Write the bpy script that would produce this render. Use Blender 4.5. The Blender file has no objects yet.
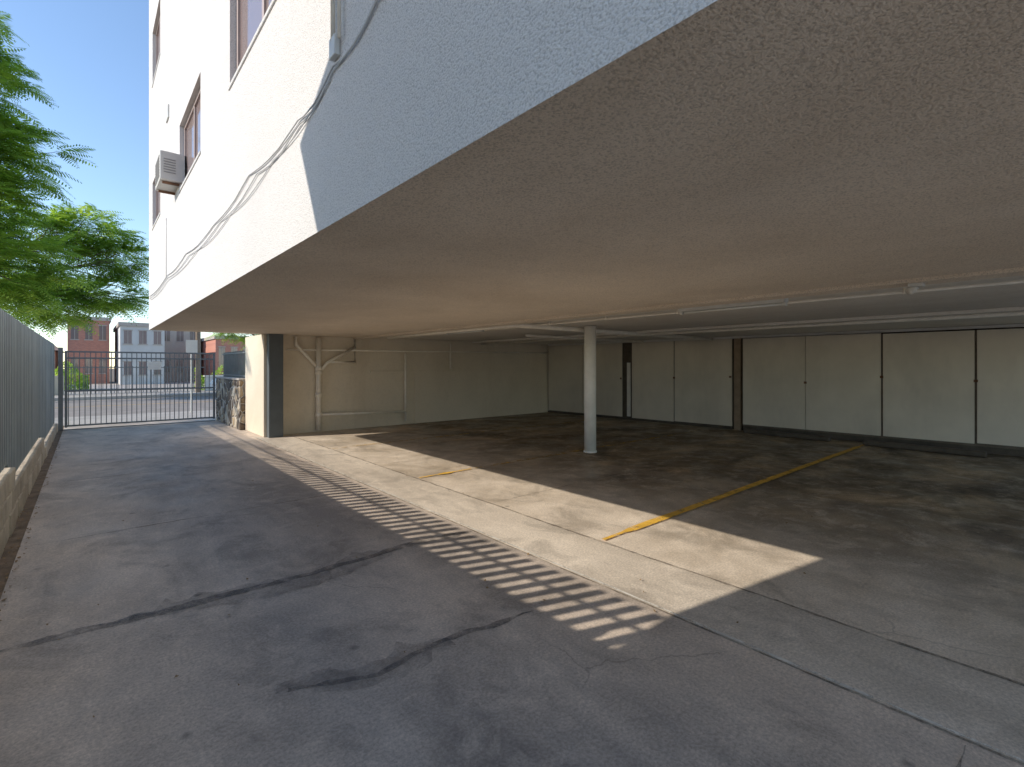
import bpy, bmesh, math, random
from mathutils import Vector, Matrix
random.seed(7)
scn = bpy.context.scene
scn.view_settings.view_transform = 'Standard'
scn.view_settings.look = 'None'
scn.view_settings.exposure = 0

# ------------------------------------------------------------------ node helpers
def newmat(name):
    m = bpy.data.materials.new(name); m.use_nodes = True
    nt = m.node_tree
    return m, nt, nt.nodes['Principled BSDF'], nt.nodes['Material Output']
def inp(nt, sock, v):
    if isinstance(v, bpy.types.NodeSocket): nt.links.new(v, sock)
    else:
        if isinstance(v, (tuple, list)) and len(v) == 3 and sock.type == 'RGBA': v = (*v, 1)
        sock.default_value = v
def coord(nt, scale=(1, 1, 1), loc=(0, 0, 0)):
    tc = nt.nodes.new('ShaderNodeTexCoord'); mp = nt.nodes.new('ShaderNodeMapping')
    nt.links.new(tc.outputs['Object'], mp.inputs['Vector'])
    mp.inputs['Scale'].default_value = scale; mp.inputs['Location'].default_value = loc
    return mp.outputs['Vector']
def noise(nt, scale, detail=4, rough=.6, vec=None, dist=0):
    n = nt.nodes.new('ShaderNodeTexNoise')
    n.inputs['Scale'].default_value = scale; n.inputs['Detail'].default_value = detail
    n.inputs['Roughness'].default_value = rough; n.inputs['Distortion'].default_value = dist
    nt.links.new(vec if vec is not None else coord(nt), n.inputs['Vector'])
    return n.outputs['Fac']
def ramp(nt, fac, stops):
    r = nt.nodes.new('ShaderNodeValToRGB'); e = r.color_ramp.elements
    while len(e) < len(stops): e.new(.5)
    for k, (p, c) in enumerate(stops):
        e[k].position = p
        if not isinstance(c, (tuple, list)): c = (c, c, c)
        e[k].color = (*c, 1)
    nt.links.new(fac, r.inputs['Fac']); return r.outputs['Color']
def mix(nt, fac, a, b, blend='MIX'):
    n = nt.nodes.new('ShaderNodeMix'); n.data_type = 'RGBA'; n.blend_type = blend
    inp(nt, n.inputs[0], fac); inp(nt, n.inputs[6], a); inp(nt, n.inputs[7], b)
    return n.outputs[2]
def math_(nt, op, a, b=0.0):
    n = nt.nodes.new('ShaderNodeMath'); n.operation = op
    inp(nt, n.inputs[0], a); inp(nt, n.inputs[1], b)
    return n.outputs[0]
def bump(nt, bsdf, h, strength=.3, dist=.01):
    b = nt.nodes.new('ShaderNodeBump'); b.inputs['Strength'].default_value = strength
    b.inputs['Distance'].default_value = dist
    nt.links.new(h, b.inputs['Height']); nt.links.new(b.outputs['Normal'], bsdf.inputs['Normal'])
def sepxyz(nt):
    tc = nt.nodes.new('ShaderNodeTexCoord'); s = nt.nodes.new('ShaderNodeSeparateXYZ')
    nt.links.new(tc.outputs['Object'], s.inputs[0]); return s.outputs
def sc3(c, k): return tuple(min(1, x * k) for x in c)

def simple(name, c, rough=.7, var=.15, scale=3, bs=.1, bscale=60, metal=0, dirt=0):
    m, nt, b, o = newmat(name)
    col = ramp(nt, noise(nt, scale, 4, .65), [(.3, sc3(c, 1 - var)), (.7, sc3(c, 1 + var))])
    if dirt:
        f = ramp(nt, noise(nt, scale * .6, 6, .7, coord(nt, (1, 1, .35), (5, 3, 1))), [(.5, 0), (.75, dirt)])
        col = mix(nt, f, col, sc3(c, .4))
    nt.links.new(col, b.inputs['Base Color'])
    b.inputs['Roughness'].default_value = rough; b.inputs['Metallic'].default_value = metal
    if bs: bump(nt, b, noise(nt, bscale, 2), bs, .01)
    return m

def stucco(name, c, var, coarse, bs, stain, gmin=.72, bd=.02):
    m, nt, b, o = newmat(name)
    col = ramp(nt, noise(nt, .7, 5, .65), [(.3, sc3(c, 1 - var)), (.7, c)])
    st = ramp(nt, noise(nt, .45, 6, .7, coord(nt, (1, .6, .35), (3, 8, 2)), .6), [(.48, 0), (.72, stain)])
    col = mix(nt, st, col, (c[0] * .6, c[1] * .53, c[2] * .45))
    h = noise(nt, coarse, 2, .6)
    g = ramp(nt, h, [(.34, gmin), (.52, 1.0)])
    col = mix(nt, 1.0, col, g, 'MULTIPLY')
    nt.links.new(col, b.inputs['Base Color']); b.inputs['Roughness'].default_value = .92
    b.inputs['Specular IOR Level'].default_value = .2
    bump(nt, b, h, bs, bd)
    return m
M_wall = stucco('stucco_white', (.74, .72, .70), .05, 120, .65, .1, .72, .012)
M_soffit = stucco('stucco_soffit', (.88, .765, .63), .16, 105, .8, .35, .68, .012)
M_ceil = stucco('ceiling_paint', (.86, .81, .73), .1, 25, .1, .3, .93)
M_inner = stucco('inner_wall_paint', (.80, .71, .575), .1, 20, .08, .35, .95, .008)
M_cab = simple('cabinet_plywood_paint', (.70, .63, .52), .6, .08, .9, .04, 25, dirt=.3)
M_trim = simple('white_trim', (.78, .75, .69), .55, .08, 3, .08, 30, dirt=.2)
M_pipe = simple('painted_pipe', (.86, .80, .70), .5, .1, 5, .05, 40, dirt=.15)
M_col = simple('column_white_paint', (.88, .85, .78), .5, .07, 4, .08, 30, dirt=.3)
M_steel = simple('dark_grey_paint', (.10, .115, .125), .5, .12, 4, .05, 30)
M_iron = simple('gate_iron', (.16, .175, .185), .45, .12, 6, .05, 40)
M_fence = simple('fence_grey_paint', (.22, .255, .265), .5, .12, 2.2, .06, 40, dirt=.3)
M_kick = simple('dark_baseboard', (.10, .08, .06), .8, .3, 4, .1, 20)
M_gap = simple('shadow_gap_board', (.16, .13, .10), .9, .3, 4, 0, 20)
M_box = simple('metal_box_paint', (.65, .64, .60), .45, .1, 6, .04, 30)
M_ac = simple('ac_beige', (.60, .58, .54), .5, .06, 5, .03, 30)
M_louv = simple('ac_louvre', (.28, .27, .26), .5, .06, 5, 0)
M_cable = simple('cable_grey', (.55, .55, .55), .6, .1, 5, 0)
M_frame = simple('window_frame_brown', (.40, .31, .28), .45, .1, 5, .03, 30)
M_lens = simple('lamp_diffuser', (.7, .7, .66), .35, .05, 5, 0)
M_rust = simple('rust', (.18, .09, .05), .8, .3, 12, .1, 30)
m, nt, b, o = newmat('window_glass'); M_glass = m
b.inputs['Base Color'].default_value = (.26, .20, .19, 1); b.inputs['Roughness'].default_value = .06
b.inputs['Specular IOR Level'].default_value = .9

def concrete(name, cl, cd, deep=None, rough=(.55, .8), stains=.5, streak=(1, 1, 1), cracks=True, loc=(0, 0, 0)):
    m, nt, b, o = newmat(name)
    v = coord(nt, streak, loc)
    col = ramp(nt, noise(nt, .5, 7, .72, v, .3), [(.38, cd), (.5, tuple((a + c) / 2 for a, c in zip(cl, cd))), (.62, cl)])
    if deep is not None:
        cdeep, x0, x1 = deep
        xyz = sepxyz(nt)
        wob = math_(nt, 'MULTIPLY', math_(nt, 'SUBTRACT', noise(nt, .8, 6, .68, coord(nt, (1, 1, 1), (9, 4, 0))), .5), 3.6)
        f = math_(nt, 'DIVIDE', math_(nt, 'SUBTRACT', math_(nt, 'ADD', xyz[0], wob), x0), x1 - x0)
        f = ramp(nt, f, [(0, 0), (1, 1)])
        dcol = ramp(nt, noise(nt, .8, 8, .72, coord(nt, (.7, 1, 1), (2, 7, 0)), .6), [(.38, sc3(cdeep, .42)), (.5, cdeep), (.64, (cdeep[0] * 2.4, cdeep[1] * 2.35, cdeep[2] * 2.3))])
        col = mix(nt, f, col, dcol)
    st = ramp(nt, noise(nt, 1.5, 6, .66, coord(nt, (1, .7, 1), (1, 2, 0)), .8), [(.5, 0), (.64, stains)])
    col = mix(nt, st, col, sc3(cd, .45))
    vo = nt.nodes.new('ShaderNodeTexVoronoi'); vo.inputs['Scale'].default_value = 2.3
    nt.links.new(coord(nt), vo.inputs['Vector'])
    col = mix(nt, ramp(nt, vo.outputs['Distance'], [(.03, .65), (.08, 0)]), col, sc3(cd, .4))
    du = ramp(nt, noise(nt, 3.3, 6, .78, coord(nt, (1, 1, 1), (11, 5, 0)), .4), [(.5, 0), (.72, .5)])
    col = mix(nt, du, col, sc3(cl, 1.2))
    gn = noise(nt, 60, 3, .8)
    col = mix(nt, 1.0, col, ramp(nt, gn, [(.3, .66), (.7, 1.2)]), 'MULTIPLY')
    if cracks:
        vc = nt.nodes.new('ShaderNodeTexVoronoi'); vc.feature = 'DISTANCE_TO_EDGE'; vc.inputs['Scale'].default_value = .42
        nv = nt.nodes.new('ShaderNodeTexNoise'); nv.inputs['Scale'].default_value = 1.3; nv.inputs['Detail'].default_value = 5
        cc = coord(nt); nt.links.new(cc, nv.inputs['Vector'])
        va = nt.nodes.new('ShaderNodeVectorMath'); va.operation = 'MULTIPLY_ADD'
        nt.links.new(nv.outputs['Color'], va.inputs[0]); va.inputs[1].default_value = (.9, .9, 0); nt.links.new(cc, va.inputs[2])
        nt.links.new(va.outputs[0], vc.inputs['Vector'])
        cr = ramp(nt, vc.outputs['Distance'], [(.0, .4), (.004, 0)])
        cr = mix(nt, 1.0, cr, ramp(nt, noise(nt, .9, 2), [(.5, 0), (.6, 1)]), 'MULTIPLY')
        col = mix(nt, cr, col, sc3(cd, .25))
    nt.links.new(col, b.inputs['Base Color'])
    rr = ramp(nt, noise(nt, 1.3, 4, .6, coord(nt, (1, 1, 1), (4, 4, 0))), [(.35, rough[0]), (.65, rough[1])])
    nt.links.new(rr, b.inputs['Roughness'])
    bump(nt, b, gn, .22, .006)
    return m
M_drive = concrete('driveway_concrete', (.72, .60, .485), (.39, .335, .285), stains=.45, streak=(1.2, .5, 1))
M_swale = concrete('swale_concrete', (.80, .70, .575), (.55, .475, .385), stains=.42, streak=(1.5, .4, 1), loc=(4, 2, 0))
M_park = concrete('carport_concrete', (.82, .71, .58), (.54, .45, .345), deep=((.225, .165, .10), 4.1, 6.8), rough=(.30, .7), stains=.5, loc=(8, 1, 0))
M_lot = concrete('bounce_lot_concrete', (.6, .55, .48), (.45, .41, .36), cracks=False)  # pale ground added out of view for bounce light
M_walk = concrete('sidewalk_concrete', (.50, .45, .40), (.40, .36, .32), stains=.2, cracks=False)
M_asphalt = simple('asphalt', (.27, .235, .21), .85, .2, 1.5, .2, 60)
M_dirt = simple('dirt', (.20, .145, .095), .95, .4, 6, .6, 30)

def worn(name, c, thr, scale, rough=.7, amax=.92, soft=.06):
    m, nt, b, o = newmat(name)
    col = ramp(nt, noise(nt, 9, 4), [(.3, sc3(c, .65)), (.7, c)])
    nt.links.new(col, b.inputs['Base Color']); b.inputs['Roughness'].default_value = rough
    a = ramp(nt, noise(nt, scale, 6, .78), [(thr - soft, 0), (thr + soft, amax)])
    nt.links.new(a, b.inputs['Alpha']); return m
M_yellow = worn('worn_yellow_paint', (.95, .56, .07), .40, 7, .7, .95, .07)
M_yellow2 = worn('very_worn_yellow_paint', (.75, .47, .10), .52, 6)
M_tar = worn('tar_seam', (.17, .16, .155), .47, 6, .6, .7, .14)
M_stain = worn('tar_stain_halo', (.22, .20, .185), .52, 4, .7, .5, .16)
M_joint = worn('joint_grime', (.20, .165, .13), .47, 5, .9, .7, .14)
M_lime = worn('pale_joint_edge', (.80, .76, .68), .45, 6, .9)

# ------------------------------------------------------------------ mesh helpers
def empty(name, loc=(0, 0, 0)):
    e = bpy.data.objects.new(name, None); scn.collection.objects.link(e); e.location = loc; return e
def addobj(name, verts, faces, mat, parent=None, smooth=False, bevel=0):
    me = bpy.data.meshes.new(name); me.from_pydata([tuple(v) for v in verts], [], faces)
    me.materials.append(mat)
    if smooth:
        for p in me.polygons: p.use_smooth = True
    me.update()
    ob = bpy.data.objects.new(name, me); scn.collection.objects.link(ob)
    if parent: ob.parent = parent
    if bevel:
        bv = ob.modifiers.new('bevel', 'BEVEL'); bv.width = bevel; bv.segments = 2; bv.limit_method = 'ANGLE'
    return ob
BF = [(0, 3, 2, 1), (4, 5, 6, 7), (0, 1, 5, 4), (1, 2, 6, 5), (2, 3, 7, 6), (3, 0, 4, 7)]
class Acc:
    def __init__(s): s.v = []; s.f = []
    def box(s, a, b_, rot=0, jit=0):
        x0, y0, z0 = a; x1, y1, z1 = b_
        n = len(s.v)
        cx, cy = (x0 + x1) / 2, (y0 + y1) / 2
        for p in [(x0, y0, z0), (x1, y0, z0), (x1, y1, z0), (x0, y1, z0), (x0, y0, z1), (x1, y0, z1), (x1, y1, z1), (x0, y1, z1)]:
            px, py, pz = p
            if rot:
                dx, dy = px - cx, py - cy
                px = cx + dx * math.cos(rot) - dy * math.sin(rot); py = cy + dx * math.sin(rot) + dy * math.cos(rot)
            if jit: px += random.uniform(-jit, jit); py += random.uniform(-jit, jit); pz += random.uniform(-jit, jit)
            s.v.append((px, py, pz))
        s.f += [tuple(n + i for i in f) for f in BF]
    def tube(s, pts, rad, seg=10, cap=True):
        pts = [Vector(p) for p in pts]
        if not isinstance(rad, (list, tuple)): rad = [rad] * len(pts)
        n0 = len(s.v); up = Vector((0, 0, 1))
        for i, p in enumerate(pts):
            t = (pts[min(i + 1, len(pts) - 1)] - pts[max(i - 1, 0)]).normalized()
            a = t.cross(up)
            if a.length < .05: a = t.cross(Vector((1, 0, 0)))
            a.normalize(); c = t.cross(a).normalized()
            for k in range(seg):
                an = 2 * math.pi * k / seg
                s.v.append(tuple(p + (a * math.cos(an) + c * math.sin(an)) * rad[i]))
        for i in range(len(pts) - 1):
            for k in range(seg):
                k2 = (k + 1) % seg
                s.f.append((n0 + i * seg + k, n0 + i * seg + k2, n0 + (i + 1) * seg + k2, n0 + (i + 1) * seg + k))
        if cap:
            s.f.append(tuple(n0 + k for k in range(seg - 1, -1, -1)))
            s.f.append(tuple(n0 + (len(pts) - 1) * seg + k for k in range(seg)))
    def obj(s, name, mat, parent=None, smooth=False, bevel=0):
        return addobj(name, s.v, s.f, mat, parent, smooth, bevel)
def box(name, a, b_, mat, parent=None, bevel=0.0):
    q = Acc(); q.box(a, b_); return q.obj(name, mat, parent, False, bevel)
def sheet(name, x0, x1, y0, y1, z, mat, parent=None):
    return addobj(name, [(x0, y0, z), (x1, y0, z), (x1, y1, z), (x0, y1, z)], [(0, 1, 2, 3)], mat, parent)
def ribbon(name, pts, w, z, mat, jit=.02, wj=.5, step=.06, parent=None):
    out = []
    for i in range(len(pts) - 1):
        a = Vector(pts[i]); b_ = Vector(pts[i + 1]); n = max(1, int((b_ - a).length / step))
        for k in range(n): out.append(a.lerp(b_, k / n))
    out.append(Vector(pts[-1]))
    v = []; f = []; off = 0; ww = w
    for i, p in enumerate(out):
        t = (out[min(i + 1, len(out) - 1)] - out[max(i - 1, 0)]).normalized(); nrm = Vector((-t.y, t.x))
        off = off * .85 + random.uniform(-jit, jit); ww = ww * .7 + .3 * w * (1 + random.uniform(-wj, wj))
        e = 1 if 2 < i < len(out) - 3 else .4
        a = p + nrm * (off + ww * e / 2 + random.uniform(-.2, .2) * ww * wj); b_ = p + nrm * (off - ww * e / 2)
        v += [(a.x, a.y, z), (b_.x, b_.y, z)]
        if i: f.append((2 * i - 2, 2 * i - 1, 2 * i + 1, 2 * i))
    return addobj(name, v, f, mat, parent)

# ------------------------------------------------------------------ ground
YB = -3.2
sheet('ground', -400, 400, -400, 400, -.03, M_dirt)
sheet('driveway', -.45, 2.84, YB, 17.9, 0, M_drive)
sheet('swale', 2.84, 3.55, YB, 12.2, 0, M_swale)
sheet('swale_apron', 2.84, 6, 12.2, 17.9, -.001, M_drive)
sheet('carport_floor', 3.55, 13.2, YB, 12.3, 0, M_park)
sheet('bounce_lot', -12, 26, -26, YB, -.002, M_lot)  # unseen open lot added to bounce sunlight into the carport
sheet('dirt_strip', -.62, -.45, YB, 17.3, -.01, M_dirt)
sheet('sidewalk', -40, 60, 17.9, 20.6, -.004, M_walk)
box('kerb', (-40, 20.6, -.15), (60, 20.75, -.006), M_walk)
sheet('street', -60, 90, 20.75, 31, -.02, M_asphalt)
box('kerb', (-40, 31, -.1), (60, 31.15, .12), M_walk)
sheet('sidewalk', -40, 60, 31.15, 33.6, .115, M_walk)
ribbon('street_line', [(-40, 25.9), (60, 25.9)], .12, -.012, M_yellow, 0, .1, 2)

e = empty('driveway_seams')
ribbon('seam', [(-.42, 3.95), (.3, 3.9), (1.2, 3.84), (2.1, 3.92), (2.82, 3.9)], .085, .004, M_tar, .014, .7, parent=e)
ribbon('seam_halo', [(.2, 3.93), (1.2, 3.82), (2.1, 3.93)], .26, .008, M_stain, .03, .8, parent=e)
ribbon('seam', [(.75, 2.56), (1.15, 2.42), (1.5, 2.41), (2.2, 2.34)], .05, .004, M_tar, .016, .8, parent=e)
ribbon('seam_halo', [(.7, 2.58), (1.1, 2.42), (1.6, 2.41)], .2, .008, M_stain, .03, .8, parent=e)
for y, wd in ((6.1, .016), (9.2, .016), (12.9, .025), (.3, .014)):
    ribbon('seam', [(-.42, y), (2.8, y + .02)], wd, .004, M_joint, .003, .6, parent=e)
ribbon('seam', [(2.84, YB), (2.84, 12.1)], .016, .004, M_joint, .001, .5, parent=e)
ribbon('seam', [(2.862, YB), (2.862, 12.1)], .02, .008, M_lime, .001, .5, parent=e)
ribbon('seam', [(3.55, YB), (3.55, 12.1)], .026, .004, M_joint, .004, .8, parent=e)
ribbon('seam', [(7.8, YB), (7.8, 12.1)], .012, .004, M_joint, .003, .7, parent=e)
ribbon('seam', [(3.6, 4.5), (12, 4.5)], .01, .004, M_joint, .003, .7, parent=e)
def stall(n, y, mt, x0=3.58, x1=11.9, w=.1):
    ribbon(n, [(x0, y), (x1, y + .02)], w, .012, mt, .002, .12, .15)
stall('parking_stall_line', 2.87, M_yellow)
stall('parking_stall_line', 6.17, M_yellow, 3.58, 4.5)
stall('parking_stall_line', 6.18, M_yellow2, 4.55, 11.5)
stall('parking_stall_line', 9.45, M_yellow2)
stall('parking_stall_line', -.4, M_yellow)

# ------------------------------------------------------------------ apartment building
XE, H, YF, TOP = .94, 2.32, 12.2, 9.6
apt = empty('apartment_building')
wins = [(3.15, 4.84, 4.03, 5.25), (6.3, 7.9, 3.95, 4.82), (10.2, 11.5, 4.2, 5.05),
        (3.15, 4.84, 6.8, 8.0), (6.3, 8.1, 6.75, 7.9), (10.2, 11.5, 6.9, 7.9), (-1, .9, 4.03, 5.25), (-1, .9, 6.8, 8.0)]
def wall_open(name, x, y0, y1, z0, z1, ops, depth, mat, parent):
    ys = sorted(set([y0, y1] + [o_[0] for o_ in ops] + [o_[1] for o_ in ops]))
    zs = sorted(set([z0, z1] + [o_[2] for o_ in ops] + [o_[3] for o_ in ops]))
    q = Acc()
    for i in range(len(ys) - 1):
        for j in range(len(zs) - 1):
            cy = (ys[i] + ys[i + 1]) / 2; cz = (zs[j] + zs[j + 1]) / 2
            if any(o_[0] < cy < o_[1] and o_[2] < cz < o_[3] for o_ in ops): continue
            n = len(q.v); q.v += [(x, ys[i], zs[j]), (x, ys[i], zs[j + 1]), (x, ys[i + 1], zs[j + 1]), (x, ys[i + 1], zs[j])]
            q.f.append((n, n + 1, n + 2, n + 3))
    for (a, b_, c, d) in ops:
        for (p, r) in [((a, c), (b_, c)), ((b_, c), (b_, d)), ((b_, d), (a, d)), ((a, d), (a, c))]:
            n = len(q.v); q.v += [(x, p[0], p[1]), (x, r[0], r[1]), (x + depth, r[0], r[1]), (x + depth, p[0], p[1])]
            q.f.append((n, n + 1, n + 2, n + 3))
    return q.obj(name, mat, parent)
wall_open('side_wall', XE, YB, YF, H, TOP, wins, .14, M_wall, apt)
q = Acc(); x1 = 13.2
for quad in [[(XE, YF, H), (XE, YF, TOP), (x1, YF, TOP), (x1, YF, H)], [(XE, YB, H), (x1, YB, H), (x1, YB, TOP), (XE, YB, TOP)],
             [(x1, YF, 0), (x1, YF, TOP), (x1, YB, TOP), (x1, YB, 0)], [(XE, YF, TOP), (XE, YB, TOP), (x1, YB, TOP), (x1, YF, TOP)]]:
    n = len(q.v); q.v += quad; q.f.append((n, n + 1, n + 2, n + 3))
q.obj('outer_walls', M_wall, apt)
nx, ny = 8, 90
v = []; f = []
for j in range(ny + 1):
    for i in range(nx + 1):
        v.append((XE + (5.15 - XE) * i / nx, YB + (YF - YB) * j / ny, H + (random.uniform(-.003, .003) if 0 < i else 0)))
for j in range(ny):
    for i in range(nx):
        a = j * (nx + 1) + i; f.append((a, a + nx + 1, a + nx + 2, a + 1))
addobj('soffit', v, f, M_soffit, apt, True)
box('ceiling', (5.15, YB, H + .03), (x1, YF, H + .1), M_ceil, apt)
box('ceiling_step', (5.15, YB, H - .03), (5.4, YF - .01, H + .028), M_soffit, apt, .006)
box('ceiling_batten', (5.42, YB, H - .01), (5.47, YF - .01, H + .028), M_trim, apt)
box('ceiling_beam', (8.9, YB, H - .02), (9.05, YF - .01, H + .028), M_ceil, apt, .005)
for (a, b_, c, d) in wins:
    w = Acc(); fx = XE + .05
    t = .05
    w.box((fx, a, c), (fx + .05, b_, c + t)); w.box((fx, a, d - t), (fx + .05, b_, d))
    w.box((fx, a, c + t), (fx + .05, a + t, d - t)); w.box((fx, b_ - t, c + t), (fx + .05, b_, d - t))
    w.box((fx + .002, (a + b_) / 2 - .025, c + t), (fx + .048, (a + b_) / 2 + .025, d - t))
    w.obj('window_frame', M_frame, apt, bevel=.003)
    box('window_pane', (fx + .02, a + t, c + t), (fx + .026, b_ - t, d - t), M_glass, apt)
    box('window_sill', (XE - .012, a - .02, c - .035), (XE + .048, b_ + .02, c - .001), M_wall, apt, .006)

box('inner_wall', (3.4, YF - .02, 0), (x1 - .01, YF + .12, H + .028), M_inner, apt)
box('inner_wall_ledge', (5.6, YF - .07, 1.42), (12.3, YF - .021, 1.47), M_inner, apt, .004)
box('inner_wall_lower', (6.9, YF - .05, 0), (12.3, YF - .021, 1.42), M_inner, apt, .004)
box('end_pier', (3.0, 12.0, 0), (3.399, 13.7, H - .001), M_inner, apt, .01)
box('steel_post', (3.06, 11.8, 0), (3.36, 11.995, H - .001), M_steel, apt, .006)
q = Acc()
for x in (3.8, 8.4, 12.9): q.tube([(x, YB + .25, 0), (x, YB + .25, H + .02)], .11, 20)
q.obj('rear_columns', M_col, apt, True)

# cabinets -------------------------------------------------------------
cab = empty('storage_cabinets')
def cx(y): return 12.588 - .04 * y
def cab_panel(y0, y1, proud, z0, z1, mat=M_cab, th=.03):
    q = Acc(); xa, xb = cx(y0) - proud, cx(y1) - proud
    q.v = [(xa, y0, z0), (xa + th, y0, z0), (xb + th, y1, z0), (xb, y1, z0), (xa, y0, z1), (xa + th, y0, z1), (xb + th, y1, z1), (xb, y1, z1)]
    q.f = list(BF); return q.obj('door', mat, cab, bevel=.004)
ZT = H - .03
edges_far = [(12.1, 10.60), (10.585, 9.09), (8.74, 7.40), (7.375, 5.80)]
edges_near = [(5.48, 4.105), (4.095, 2.715), (2.68, 1.31), (1.275, -.1), (-.14, -1.5), (-1.54, -2.9)]
for (a, b_) in edges_far: cab_panel(b_, a, 0, .06 + random.uniform(0, .02), ZT)
for k, (a, b_) in enumerate(edges_near): cab_panel(b_, a, .12 + random.uniform(-.008, .008), .17 + random.uniform(-.012, .012), ZT - .02 + random.uniform(-.01, .01))
def slab(n, y0, y1, p0, p1, z0, z1, mat):
    q = Acc(); a, b_ = cx(y0), cx(y1)
    q.v = [(a - p0, y0, z0), (a - p1, y0, z0), (b_ - p1, y1, z0), (b_ - p0, y1, z0), (a - p0, y0, z1), (a - p1, y0, z1), (b_ - p1, y1, z1), (b_ - p0, y1, z1)]
    q.f = list(BF); q.obj(n, mat, cab)
slab('backing', -3, 12.1, .0 - .05, -.12, 0, H + .02, M_kick)
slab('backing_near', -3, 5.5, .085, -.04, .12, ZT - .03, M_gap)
slab('header', -3, 12.1, .03, -.04, ZT + .004, H + .027, M_trim)
slab('kick_far', 5.8, 12.1, .02, -.04, 0, .055, M_kick)
slab('kick_near', -3, 5.5, .05, -.04, 0, .118, M_kick)
slab('side_stile', 5.56, 5.72, .06, -.03, 0, ZT, simple('brown_wood', (.30, .22, .15), .7, .2, 6, .1, 20))
slab('leaning_board', 8.80, 8.90, .02, -.03, .1, 1.7, M_trim)
hw = Acc()
for (y, p, z) in [(9.12, 0, 1.2), (7.38, 0, 1.25), (5.84, 0, 1.3), (4.1, .12, 1.2), (2.70, .12, 1.35), (1.29, .12, 1.3)]:
    hw.box((cx(y) - p - .018, y - .03, z), (cx(y) - p - .009, y + .03, z + .05))
hw.obj('hasps', M_rust, cab, bevel=.003)
for y in (4.4, 2.0): box('wheel_stop', (11.85, y - .9, .004), (12.0, y + .9, .1), M_kick, None, .02)

q = Acc(); q.tube([(7.09, 5.99, .0), (7.09, 5.99, H + .02)], .11, 32)
col = q.obj('support_column', M_col, None, True)
for p in col.data.polygons:
    if len(p.vertices) > 4: p.use_smooth = False
q = Acc(); q.tube([(7.09, 5.99, .0), (7.09, 5.99, .03)], .125, 32); q.obj('base_collar', M_col, col)

sv = empty('ceiling_pipes')
q = Acc(); q.tube([(5.5, 6.25, H - .03), (12.2, 6.25, H - .03)], .04)
q.tube([(5.5, 6.25, H - .03), (5.5, 11, H - .03)], .03)
q.tube([(9.2, YB, H - .035), (9.2, 12.1, H - .035)], .03)
q.tube([(5.95, YB, H - .01), (5.95, 11.8, H - .01)], .014)
q.tube([(7.5, 8.2, H - .03), (12, 8.2, H - .03)], .03)
for k in range(12): q.box((5.93, -2.5 + k * 1.2, H - .028), (5.97, -2.47 + k * 1.2, H + .03))
q.obj('pipes', M_pipe, sv, True)
def fluo(y0, y1, x=5.74):
    e = empty('fluorescent_fixture')
    box('housing', (x - .06, y0, H - .03), (x + .06, y1, H + .03), M_box, e, .004)
    q = Acc(); q.tube([(x, y0 + .04, H - .045), (x, y1 - .04, H - .045)], .014); q.obj('tube', M_lens, e, True)
    box('end_cap', (x - .03, y0 - .0, H - .065), (x + .03, y0 + .03, H - .031), M_box, e, .003)
    box('end_cap', (x - .03, y1 - .03, H - .065), (x + .03, y1, H - .031), M_box, e, .003)
fluo(2.1, 3.35); fluo(7.5, 8.75)
e = empty('security_light')
box('bracket', (5.2, .86, H - .06), (5.3, .96, H - .0301), M_box, e, .004)
q = Acc(); q.tube([(5.25, .91, H - .06), (5.2, .95, H - .10)], [.02, .035], 14); q.obj('lamp_head', M_box, e, True)

wp = empty('wall_pipes'); q = Acc(); y = YF - .13
q.tube([(4.24, y, .05), (4.24, y, 2.28)], .062, 12)
q.tube([(4.24, y, 1.55), (4.05, y, 1.75), (3.72, y, 2.1), (3.72, y, 2.28)], .04)
q.tube([(4.24, y, 1.45), (4.45, y, 1.68), (5.15, y, 2.08), (5.15, y, 2.28)], .04)
q.tube([(4.5, y, 1.7), (5.15, y, 1.7), (5.15, y, 2.1)], .032)
q.tube([(4.24, y, .42), (6.58, y, .36)], .032)
q.tube([(6.58, y, .1), (6.58, y, 1.95)], .03)
q.tube([(8.04, y, 1.5), (8.04, y, 2.28)], .026)
q.tube([(3.5, y, 1.98), (12.2, y, 2.05)], .022)
for z in (.42, 1.45, 1.55, .9): q.tube([(4.24, y, z - .05), (4.24, y, z + .05)], .078, 12)
q.obj('pipe_run', M_pipe, wp, True)

fc = empty('facade_cables'); q = Acc()
def cable(ys, zs, r, x=XE - .009):
    pts = []
    for i in range(len(ys) - 1):
        for k in range(6):
            t = k / 6; sag = -.045 * math.sin(math.pi * t)
            pts.append((x + random.uniform(-.002, .002), ys[i] + (ys[i + 1] - ys[i]) * t, zs[i] + (zs[i + 1] - zs[i]) * t + sag))
    pts.append((x, ys[-1], zs[-1])); q.tube(pts, r, 6)
cable([12.0, 9.15, 7.3, 5.5, 4.14, 2.98, 2.45, 1.95, .5, -3], [2.97, 2.99, 3.0, 2.97, 3.05, 3.03, 3.1, 3.15, 3.2, 3.25], .005)
cable([12.0, 9.15, 7.0, 5.2, 3.9, 2.98, 2.45, 1.9, .4, -3], [2.93, 2.95, 2.93, 2.93, 2.99, 3.0, 3.08, 3.19, 3.24, 3.3], .004)
cable([11.8, 9.0, 6.4, 4.8, 3.5, 2.5], [2.88, 2.9, 2.89, 2.9, 2.96, 3.05], .0035)
q.tube([(XE - .008, 9.3, 2.98), (XE - .008, 9.3, 3.9)], .005, 6)
q.obj('cables', M_cable, fc, True)
q = Acc(); q.tube([(XE - .02, 2.42, 3.2), (XE - .02, 2.42, 7.5)], .012, 8); q.tube([(XE - .02, 2.34, 3.18), (XE - .02, 2.34, 7.5)], .009, 8)
q.obj('conduit', M_pipe, fc, True)
box('junction_box', (XE - .03, 2.375, 3.12), (XE - .001, 2.45, 3.22), M_box, fc, .005)

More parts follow.
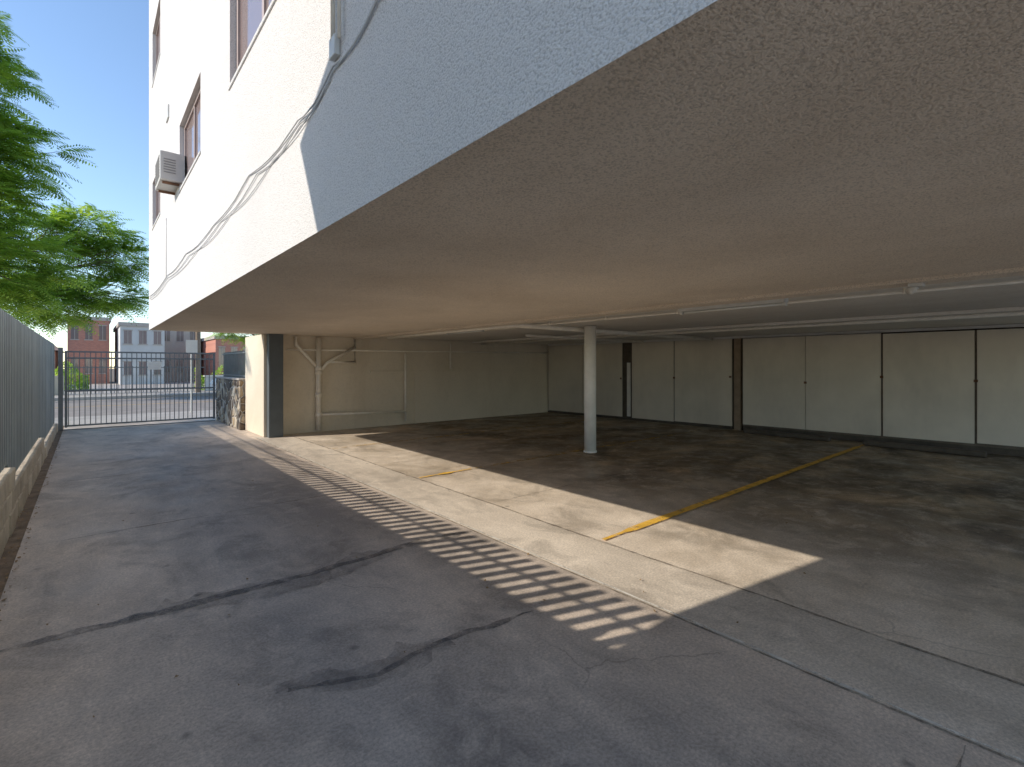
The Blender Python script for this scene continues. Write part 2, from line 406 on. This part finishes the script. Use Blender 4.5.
ac = empty('window_air_conditioner')
ax, ay, bz = .72, 7.85, 4.04
box('case', (ax, ay, bz), (XE + .1, ay + .58, bz + .38), M_ac, ac, .012)
q = Acc()
for k in range(8): q.box((ax - .006, ay + .05, bz + .05 + k * .037), (ax - .0005, ay + .53, bz + .066 + k * .037))
for k in range(6): q.box((ax + .04, ay - .005, bz + .1 + k * .034), (ax + .17, ay - .0005, bz + .112 + k * .034))
q.obj('louvres', M_louv, ac)
q = Acc(); q.box((ax + .03, ay + .05, bz - .03), (XE, ay + .08, bz - .001)); q.box((ax + .03, ay + .5, bz - .03), (XE, ay + .53, bz - .001)); q.obj('bracket', M_rust, ac)
box('wall_vent', (XE - .02, 9.0, 5.35), (XE - .001, 9.25, 5.55), M_box, apt, .004)

# ------------------------------------------------------------------ left fence and block wall
fn = empty('slat_fence'); s = Acc(); XF = -.6
YN = .2
def courses(y): return 3 if y < 7 else (2 if y < 11.5 else 1)
y = YN
while y < 16.5:
    zb = .2 * courses(y) + .015
    s.box((XF - .016, y, zb), (XF, y + .08, 2.13 + random.uniform(-.006, .006)), rot=random.uniform(-.03, .03)); y += .15
s.obj('slats', M_fence, fn, bevel=.004)
q = Acc()
for (a, b_) in [(YN, 7), (7, 11.5), (11.5, 16.5)]: q.box((XF - .034, a, .2 * courses((a + b_) / 2) + .03), (XF - .021, b_ - .001, 1.81))
q.obj('shade_backing_sheet', M_fence, fn)  # sheet added behind the slats to block sun below their open tops
q = Acc()
q.box((XF - .045, YN, 1.985), (XF - .018, 16.5, 2.003))
yy = YN + .3
while yy < 16.5: q.box((XF - .12, yy, .1), (XF - .04, yy + .06, 1.9)); yy += 2.4
q.obj('rails', M_fence, fn)

m, nt, b, o = newmat('tan_block')
oi = nt.nodes.new('ShaderNodeNewGeometry')
c = ramp(nt, oi.outputs['Random Per Island'], [(0, (.46, .38, .28)), (1, (.64, .55, .42))])
c = mix(nt, ramp(nt, noise(nt, 5, 5, .7), [(.45, 0), (.75, .6)]), c, (.24, .20, .16))
nt.links.new(c, b.inputs['Base Color']); b.inputs['Roughness'].default_value = .9
bump(nt, b, noise(nt, 22, 5, .7), .9, .03); M_block = m
bw = empty('block_wall'); s = Acc()
for ci in range(3):
    y = YN + (.2 if ci % 2 else 0); lim = [16.5, 11.5, 7][ci]
    while y < lim - .1:
        y2 = min(y + .39, lim - .01)
        s.box((-.8, y, ci * .2 + .002 - .03 * (ci == 0)), (-.545 + random.uniform(-.006, .006), y2, ci * .2 + .192), jit=.003); y += .4
s.obj('blocks', M_block, bw, bevel=.012)
q = Acc(); q.box((-.78, YN, -.03), (-.56, 16.5, .19)); q.box((-.78, YN, .191), (-.56, 11.48, .39)); q.box((-.78, YN, .391), (-.56, 6.98, .585))
q.obj('mortar', simple('mortar', (.34, .30, .25), .95, .2, 8, .3, 40), bw)

q = Acc()
for k in range(620):
    x, y, r = random.uniform(-.56, -.4), random.uniform(.5, 16.5), random.uniform(.006, .02)
    if k > 500: x, y, r = random.uniform(-.4, 8), random.uniform(1, 14), random.uniform(.006, .014)
    n = len(q.v); a = random.uniform(0, 6.28)
    q.v += [(x + r * math.cos(a + t) * (1 if i % 2 else .5), y + r * math.sin(a + t), .006 + random.uniform(0, .012)) for i, t in enumerate((0, 1.57, 3.14, 4.71))]
    q.f.append((n, n + 1, n + 2, n + 3))
q.obj('leaf_litter', simple('dry_leaf', (.26, .17, .08), .8, .4, 40, 0))

# ------------------------------------------------------------------ stone wall and gate
m, nt, b, o = newmat('rock_veneer'); M_rock = m
vo = nt.nodes.new('ShaderNodeTexVoronoi'); vo.inputs['Scale'].default_value = 4.5; nt.links.new(coord(nt), vo.inputs['Vector'])
ve = nt.nodes.new('ShaderNodeTexVoronoi'); ve.feature = 'DISTANCE_TO_EDGE'; ve.inputs['Scale'].default_value = 4.5; nt.links.new(coord(nt), ve.inputs['Vector'])
sc = nt.nodes.new('ShaderNodeSeparateColor'); nt.links.new(vo.outputs['Color'], sc.inputs[0])
c = ramp(nt, sc.outputs[0], [(0, (.05, .04, .035)), (.45, (.14, .10, .07)), (.7, (.36, .26, .15)), (1, (.6, .54, .44))])
c = mix(nt, ramp(nt, ve.outputs['Distance'], [(.02, 1), (.06, 0)]), c, (.5, .47, .42))
nt.links.new(c, b.inputs['Base Color']); b.inputs['Roughness'].default_value = .7
bump(nt, b, ramp(nt, ve.outputs['Distance'], [(0, 0), (.2, 1)]), 1, .05)
GY = 16.6
sw = empty('stone_wall')
box('rock_face', (2.88, 13.705, 0), (3.3, GY + .1, 1.24), M_rock, sw, .02)
box('cap', (2.86, 13.71, 1.243), (3.32, GY + .1, 1.29), M_walk, sw, .008)
ir = Acc(); yy = 13.8
while yy < GY: ir.box((3.05, yy, 1.29), (3.068, yy + .018, 2.0)); yy += .11
ir.box((3.045, 13.72, 1.93), (3.075, GY + .1, 1.96)); ir.box((3.045, 13.72, 1.33), (3.075, GY + .1, 1.36))
ir.obj('railing', M_iron, sw)

def gate(name, x0, x1, y, ztop):
    g = empty(name); q = Acc(); x = x0 + .06
    while x < x1 - .03: q.box((x, y - .009, .1), (x + .018, y + .009, ztop - .02)); x += .105
    q.obj('bars', M_iron, g)
    q = Acc()
    for z in (.08, .95, ztop - .2, ztop - .04): q.box((x0, y - .02, z), (x1, y + .02, z + .04))
    q.box((x0, y - .022, .06), (x0 + .05, y + .022, ztop)); q.box((x1 - .05, y - .022, .06), (x1, y + .022, ztop))
    q.obj('frame', M_iron, g, bevel=.003)
    q = Acc(); q.box((x0 - .12, y - .05, -.02), (x0 - .03, y + .04, ztop + .08))
    q.obj('posts', M_iron, g, bevel=.004)
    return g
g = gate('driveway_gate', -.42, 2.84, GY, 1.98)
q = Acc(); q.box((-.5, GY - .05, 0), (2.84, GY - .01, .02)); q.obj('track', M_iron, g)
box('sign_plate', (1.25, GY - .035, 1.5), (1.55, GY - .024, 1.72), M_trim, g, .002)
fe = empty('iron_fence'); q = Acc(); x = 3.4
while x < 12: q.box((x, GY - .01, 0), (x + .018, GY + .008, 2.0)); x += .11
x = -9.0
while x < -.65: q.box((x, GY - .01, 0), (x + .018, GY + .008, 2.0)); x += .11
for z in (.12, 1.8, 1.95): q.box((3.35, GY - .015, z), (12, GY + .015, z + .03)); q.box((-9, GY - .015, z), (-.65, GY + .015, z + .03))
q.obj('bars', M_iron, fe)

# ------------------------------------------------------------------ across the street
def brickmat(name, a, b2):
    m, nt, b, o = newmat(name)
    br = nt.nodes.new('ShaderNodeTexBrick'); br.inputs['Scale'].default_value = 3
    mp = nt.nodes.new('ShaderNodeMapping'); tc = nt.nodes.new('ShaderNodeTexCoord'); mp.inputs['Rotation'].default_value = (math.radians(90), 0, 0)
    nt.links.new(tc.outputs['Object'], mp.inputs[0]); nt.links.new(mp.outputs[0], br.inputs['Vector'])
    br.inputs['Color1'].default_value = (*a, 1); br.inputs['Color2'].default_value = (*b2, 1); br.inputs['Mortar'].default_value = (.4, .32, .28, 1)
    nt.links.new(br.outputs['Color'], b.inputs['Base Color']); b.inputs['Roughness'].default_value = .85
    return m
M_brick = brickmat('red_brick', (.60, .25, .17), (.50, .20, .14))
M_beige = simple('beige_stucco', (.55, .48, .40), .9, .08, 1, .1, 20)
M_bluew = simple('pale_stucco', (.62, .61, .59), .9, .08, 1, .1, 20)
M_roof = simple('roof_shingle', (.22, .19, .17), .9, .2, 5, .1, 20)
M_dtrim = simple('muted_trim', (.48, .42, .37), .7, .1, 3, 0)
def house(name, x0, x1, y0, y1, h, mat, storeys, nw, flat=True):
    e = empty(name); box('walls', (x0, y0, -.03), (x1, y1, h), mat, e)
    if flat: box('cornice', (x0 - .12, y0 - .12, h - .2), (x1 + .12, y1, h + .1), M_dtrim, e)
    else:
        xm = (y0 + y1) / 2
        v = [(x0 - .4, y0 - .5, h), (x1 + .4, y0 - .5, h), (x1 + .4, y1, h), (x0 - .4, y1, h), (x0 + 1.2, xm, h + 1.5), (x1 - 1.2, xm, h + 1.5)]
        addobj('roof', v, [(0, 1, 5, 4), (1, 2, 5), (2, 3, 4, 5), (3, 0, 4), (3, 2, 1, 0)], M_roof, e)
    sh = h / storeys; fr = Acc(); gl = Acc()
    for s_ in range(storeys):
        for k in range(nw):
            c_ = x0 + (x1 - x0) * (k + .5) / nw; z0 = s_ * sh + sh * .36; z1 = s_ * sh + sh * .78; hw_ = min(.42, (x1 - x0) / nw * .26)
            gl.box((c_ - hw_, y0 - .012, z0), (c_ + hw_, y0 - .003, z1))
            fr.box((c_ - hw_ - .06, y0 - .05, z0 - .08), (c_ + hw_ + .06, y0 - .001, z0)); fr.box((c_ - hw_ - .06, y0 - .05, z1), (c_ + hw_ + .06, y0 - .001, z1 + .07))
            fr.box((c_ - .02, y0 - .04, z0), (c_ + .02, y0 - .013, z1))
    gl.obj('windows', M_glass, e); fr.obj('window_trim', M_dtrim, e)
    return e
house('brick_building', -1.2, 1.45, 54, 64, 5.6, M_brick, 2, 3)
house('stucco_house', -8.5, -2.0, 56, 66, 2.9, M_beige, 1, 5, flat=False)
house('stucco_building', 2.0, 4.9, 50, 60, 5.0, M_bluew, 2, 3)
house('stucco_building', 5.1, 8.3, 56, 66, 5.8, M_beige, 2, 3)
house('brick_building', 8.6, 12.5, 50, 60, 4.2, M_brick, 1, 4)
house('stucco_house', -18, -8.9, 46, 56, 5.0, M_beige, 2, 4, flat=False)
house('stucco_building', 17, 34, 44, 56, 7, M_bluew, 2, 7)
lw = empty('garden_wall'); box('wall', (5.4, 34.5, .1), (20, 34.8, .95), M_bluew, lw, .02); box('cap', (5.35, 34.45, .953), (20, 34.85, 1.03), M_trim, lw, .01)
box('wall', (-20, 34.5, .1), (-.9, 34.8, 1.1), M_beige, lw, .02)
sheet('paving', -20, 30, 33.6, 60, .12, M_walk)
q = Acc(); x = -.8
while x < 5.2: q.box((x, 34.6, .1), (x + .03, 34.63, 1.6)); x += .16
q.box((-.9, 34.595, 1.5), (5.35, 34.635, 1.55)); q.box((-.9, 34.595, .3), (5.35, 34.635, .35))
q.obj('iron_fence', M_iron)
q = Acc(); q.tube([(4.75, 32.6, 0), (4.75, 32.6, 8.6)], [.14, .1], 12); q.box((3.75, 32.55, 7.8), (5.75, 32.65, 7.92)); q.obj('utility_pole', simple('pole_wood', (.25, .19, .14), .9, .2, 6, .1, 20))
sg = empty('street_sign'); q = Acc(); q.tube([(2.75, 20.2, 0), (2.75, 20.2, 2.5)], .03, 8); q.obj('pole', M_box, sg)
box('plate', (2.58, 20.16, 2.05), (2.92, 20.168, 2.5), M_trim, sg, .002)
def car(name, x, y, z, paint):
    e = empty(name)
    prof = [(-2.15, .35), (-2.2, .7), (-2.05, .92), (-1.35, .98), (-.75, 1.42), (.75, 1.45), (1.35, 1.0), (2.05, .88), (2.2, .65), (2.15, .32)]
    V = []; F = []; n = len(prof)
    for yy in (-.85, -.80, .80, .85):
        for (px, pz) in prof:
            k = .12 if pz > 1.1 else 0
            V.append((x + px, y + yy * (1 - k), z + pz))
    for r in range(3):
        for i in range(n):
            j = (i + 1) % n; F.append((r * n + i, r * n + j, (r + 1) * n + j, (r + 1) * n + i))
    F.append(tuple(range(n))); F.append(tuple(range(4 * n - 1, 3 * n - 1, -1)))
    addobj('body', V, F, paint, e, bevel=.05)
    g = Acc()
    for sy in (-1, 1):
        yb, yt = y + sy * .856, y + sy * .772
        for (a, b_, c, d) in [(-1.12, -.68, .02, .02), (.06, .06, .7, 1.12)]:
            nn = len(g.v); g.v += [(x + a, yb, z + 1.02), (x + c if a < 0 else x + d, yb, z + 1.02), (x + (0.0 if a < 0 else .7), yt, z + 1.36), (x + (-.68 if a < 0 else .08), yt, z + 1.36)]
            g.f.append((nn, nn + 1, nn + 2, nn + 3))
    g.obj('side_windows', M_glass, e)
    t = Acc()
    for wx in (-1.35, 1.35):
        for wy in (-.78, .78): t.tube([(x + wx, y + wy - .1, z + .32), (x + wx, y + wy + .1, z + .32)], .32, 20)
    t.obj('tyres', M_kick, e)
    return e
car('parked_car', 7.2, 29.6, -.02, simple('white_car_paint', (.7, .7, .7), .25, .03, 2, 0))

# ------------------------------------------------------------------ foliage
m, nt, b, o = newmat('leaf'); M_leaf = m
c = ramp(nt, noise(nt, 1.6, 3, .6), [(.34, (.08, .16, .035)), (.5, (.18, .31, .06)), (.66, (.32, .45, .10))])
nt.links.new(c, b.inputs['Base Color']); b.inputs['Roughness'].default_value = .6
tr = nt.nodes.new('ShaderNodeBsdfTranslucent'); nt.links.new(mix(nt, 1, c, (2.1, 1.9, .9), 'MULTIPLY'), tr.inputs['Color'])
ms = nt.nodes.new('ShaderNodeMixShader'); ms.inputs[0].default_value = .5
nt.links.new(b.outputs[0], ms.inputs[1]); nt.links.new(tr.outputs[0], ms.inputs[2]); nt.links.new(ms.outputs[0], o.inputs['Surface'])
M_bark = simple('bark', (.16, .125, .095), .9, .3, 6, .8, 20)

def tree(name, base, lobes, nclus, nfr, L, tr_r, fh=2.6, hwk=.024, NP=12):
    e = empty(name); tips = []
    wts = [l[1] ** 2 * (l[3] if len(l) > 3 else 1) for l in lobes]
    for k in range(nclus):
        lb = random.choices(lobes, weights=wts)[0]
        d = Vector((random.gauss(0, 1), random.gauss(0, 1), random.gauss(0, 1))).normalized()
        r = random.uniform(.5, 1.08)
        tips.append((Vector(lb[0]) + Vector((d.x * lb[1], d.y * lb[1], d.z * lb[1] * lb[2])) * r, d))
    V = []; F = []
    for (c, out) in tips:
        for j in range(nfr):
            az = random.uniform(0, 2 * math.pi); el = random.uniform(-.1, .8)
            d = Vector((math.cos(az) * math.cos(el), math.sin(az) * math.cos(el), math.sin(el)))
            d = (d + out * .5).normalized(); ll = L * random.uniform(.6, 1.25)
            droop = random.uniform(.25, .6) * ll; side = d.cross(Vector((0, 0, 1)))
            if side.length < .1: side = Vector((1, 0, 0))
            side.normalize(); start = c + d * random.uniform(0, .1)
            prev = start
            for i in range(1, NP + 1):
                t = i / NP
                p = start + d * (ll * t) + Vector((0, 0, -droop * t * t))
                tan = (p - prev).normalized(); w = .27 * ll * math.sin(math.pi * (.12 + .82 * t)) + .02
                hw_ = ll * hwk
                for sg_ in (-1, 1):
                    q = p + side * sg_ * w + tan * w * .4 + Vector((0, 0, -w * .25 + random.uniform(-.02, .02)))
                    n = len(V)
                    mid = (p + q) * .5
                    V.extend([tuple(p - tan * .006), tuple(mid - tan * hw_), tuple(q), tuple(mid + tan * hw_)])
                    F.append((n, n + 1, n + 2, n + 3))
                prev = p
    addobj('foliage', V, F, M_leaf, e)
    q = Acc(); B = Vector(base); fork = B + Vector((.1, -.1, fh))
    q.tube([B, B.lerp(fork, .5) + Vector((.06, .03, 0)), fork], [tr_r * 1.25, tr_r, tr_r * .85], 12)
    for lb in lobes:
        c = Vector(lb[0]); mid = fork.lerp(c, .5) + Vector((random.uniform(-.2, .2), random.uniform(-.2, .2), .3))
        q.tube([fork, mid, c], [tr_r * .6, tr_r * .4, tr_r * .2], 8)
        near = [t for t in tips if (t[0] - c).length < lb[1] * 1.05]
        for t in random.sample(near, min(len(near), 18)):
            st = mid.lerp(c, random.uniform(.3, 1)); mm = st.lerp(t[0], .55) + Vector((0, 0, .15))
            q.tube([st, mm, t[0]], [tr_r * .13, tr_r * .08, tr_r * .03], 5, False)
    q.obj('trunk', M_bark, e, True)
tree('jacaranda_tree', (-4.2, 17.9, 0),
     [((-2.85, 18.2, 8.9), 1.5, .7, 1.6), ((-1.95, 18.4, 7.2), 1.3, .6, 2.0), ((-2.4, 18, 5.7), 1.4, .6, 1.9), ((-1.85, 18.2, 4.2), 1.35, .75, 2.4), ((-3.0, 18.5, 10.3), 1.1, .6, 1.5), ((-4.6, 18.5, 7.5), 2.2, .9, .5)], 340, 10, .8, .2, 2.6, .026, 12)
tree('jacaranda_tree', (-6.2, 31.6, .1),
     [((.0, 32, 8.2), 1.7, .6, 1.6), ((1.15, 31.5, 6.9), 1.25, .6, 1.8), ((.9, 31.6, 5.2), 1.25, .5, 1.9), ((-1.9, 32, 7.4), 2.0, .8), ((-1.0, 32, 4.7), 1.8, .6, 1.7), ((-4, 33, 6.6), 2.2, .8, .5)], 300, 9, 1.0, .2, 3.6, .03, 10)
tree('street_tree', (9.5, 38, .1), [((9.5, 38, 5), 2.2, .8), ((10.5, 38, 6), 1.6, .8), ((8, 38.5, 4.4), 1.5, .7)], 110, 10, .8, .16, 2.6, .04, 9)
def hedge(name, x0, x1, y0, y1, z0, z1, n):
    V = []; F = []
    for k in range(n):
        x = random.uniform(x0, x1)
        c = Vector((x, random.uniform(y0, y1), z0 + (z1 - z0) * random.random() * (.75 + .25 * math.sin(x * 3.3 + x0)))); a = Vector((random.gauss(0, 1), random.gauss(0, 1), random.gauss(0, 1))).normalized()
        b_ = a.orthogonal().normalized(); s_ = random.uniform(.04, .09); n0 = len(V)
        V.extend([tuple(c - a * s_), tuple(c + b_ * s_ * .5), tuple(c + a * s_), tuple(c - b_ * s_ * .5)]); F.append((n0, n0 + 1, n0 + 2, n0 + 3))
    return addobj(name, V, F, M_leaf)
hedge('hedge', 5, 16, 35, 36, .1, 1.7, 6000)
hedge('shrub', 3.4, 4.3, 13.9, 16.4, .8, 1.85, 2600)
hedge('shrub', -1.5, .1, 41, 42.2, .1, 1.9, 1800)

# ------------------------------------------------------------------ unseen neighbour block added to cast shade (left, behind camera)
nb = empty('neighbor_shadow_block')
prof = [(.3, 0), (2.9, 0), (2.95, 2.2), (3.07, 2.52), (3.26, 2.79), (3.57, 3.92), (3.86, 4.49), (3.32, 4.83), (3.41, 5.2), (3.0, 6.8), (.3, 6.8)]  # outline shaped to cast the shadow edge on facade and floor
n = len(prof); xa, xb = -1.6, -5
v = [(xa, y, z) for y, z in prof] + [(xb, y, z) for y, z in prof]
f = [tuple(range(n)), tuple(range(2 * n - 1, n - 1, -1))] + [(i, i + n, (i + 1) % n + n, (i + 1) % n) for i in range(n)]
addobj('walls', v, f, M_bluew, nb)

# ------------------------------------------------------------------ light
Ld = Vector((3.685, -1.27, -2.32)).normalized()
sun = bpy.data.lights.new('sun', 'SUN'); sun.energy = 4.7; sun.angle = math.radians(.5); sun.color = (1, .91, .79)
so = bpy.data.objects.new('sun', sun); scn.collection.objects.link(so); so.rotation_mode = 'QUATERNION'
so.rotation_quaternion = Ld.to_track_quat('-Z', 'Y')
w = bpy.data.worlds.new('World'); scn.world = w; w.use_nodes = True
nt = w.node_tree; bg = nt.nodes['Background']; sky = nt.nodes.new('ShaderNodeTexSky'); sky.sky_type = 'NISHITA'
sky.sun_disc = False; sky.sun_elevation = math.asin(-Ld.z); sky.sun_rotation = math.atan2(-Ld.x, -Ld.y)
sky.air_density = 1.0; sky.dust_density = .1; sky.ozone_density = 2.2
nt.links.new(sky.outputs[0], bg.inputs[0]); bg.inputs[1].default_value = .25

cam = bpy.data.cameras.new('camera'); co = bpy.data.objects.new('camera', cam); scn.collection.objects.link(co)
cam.sensor_width = 36; cam.lens = 17.32; cam.shift_y = -17.5 / 1024; cam.clip_end = 2000; cam.clip_start = .05
co.location = (0, 0, 1.6); co.rotation_euler = (math.radians(90), 0, -math.radians(40.79))
scn.camera = co
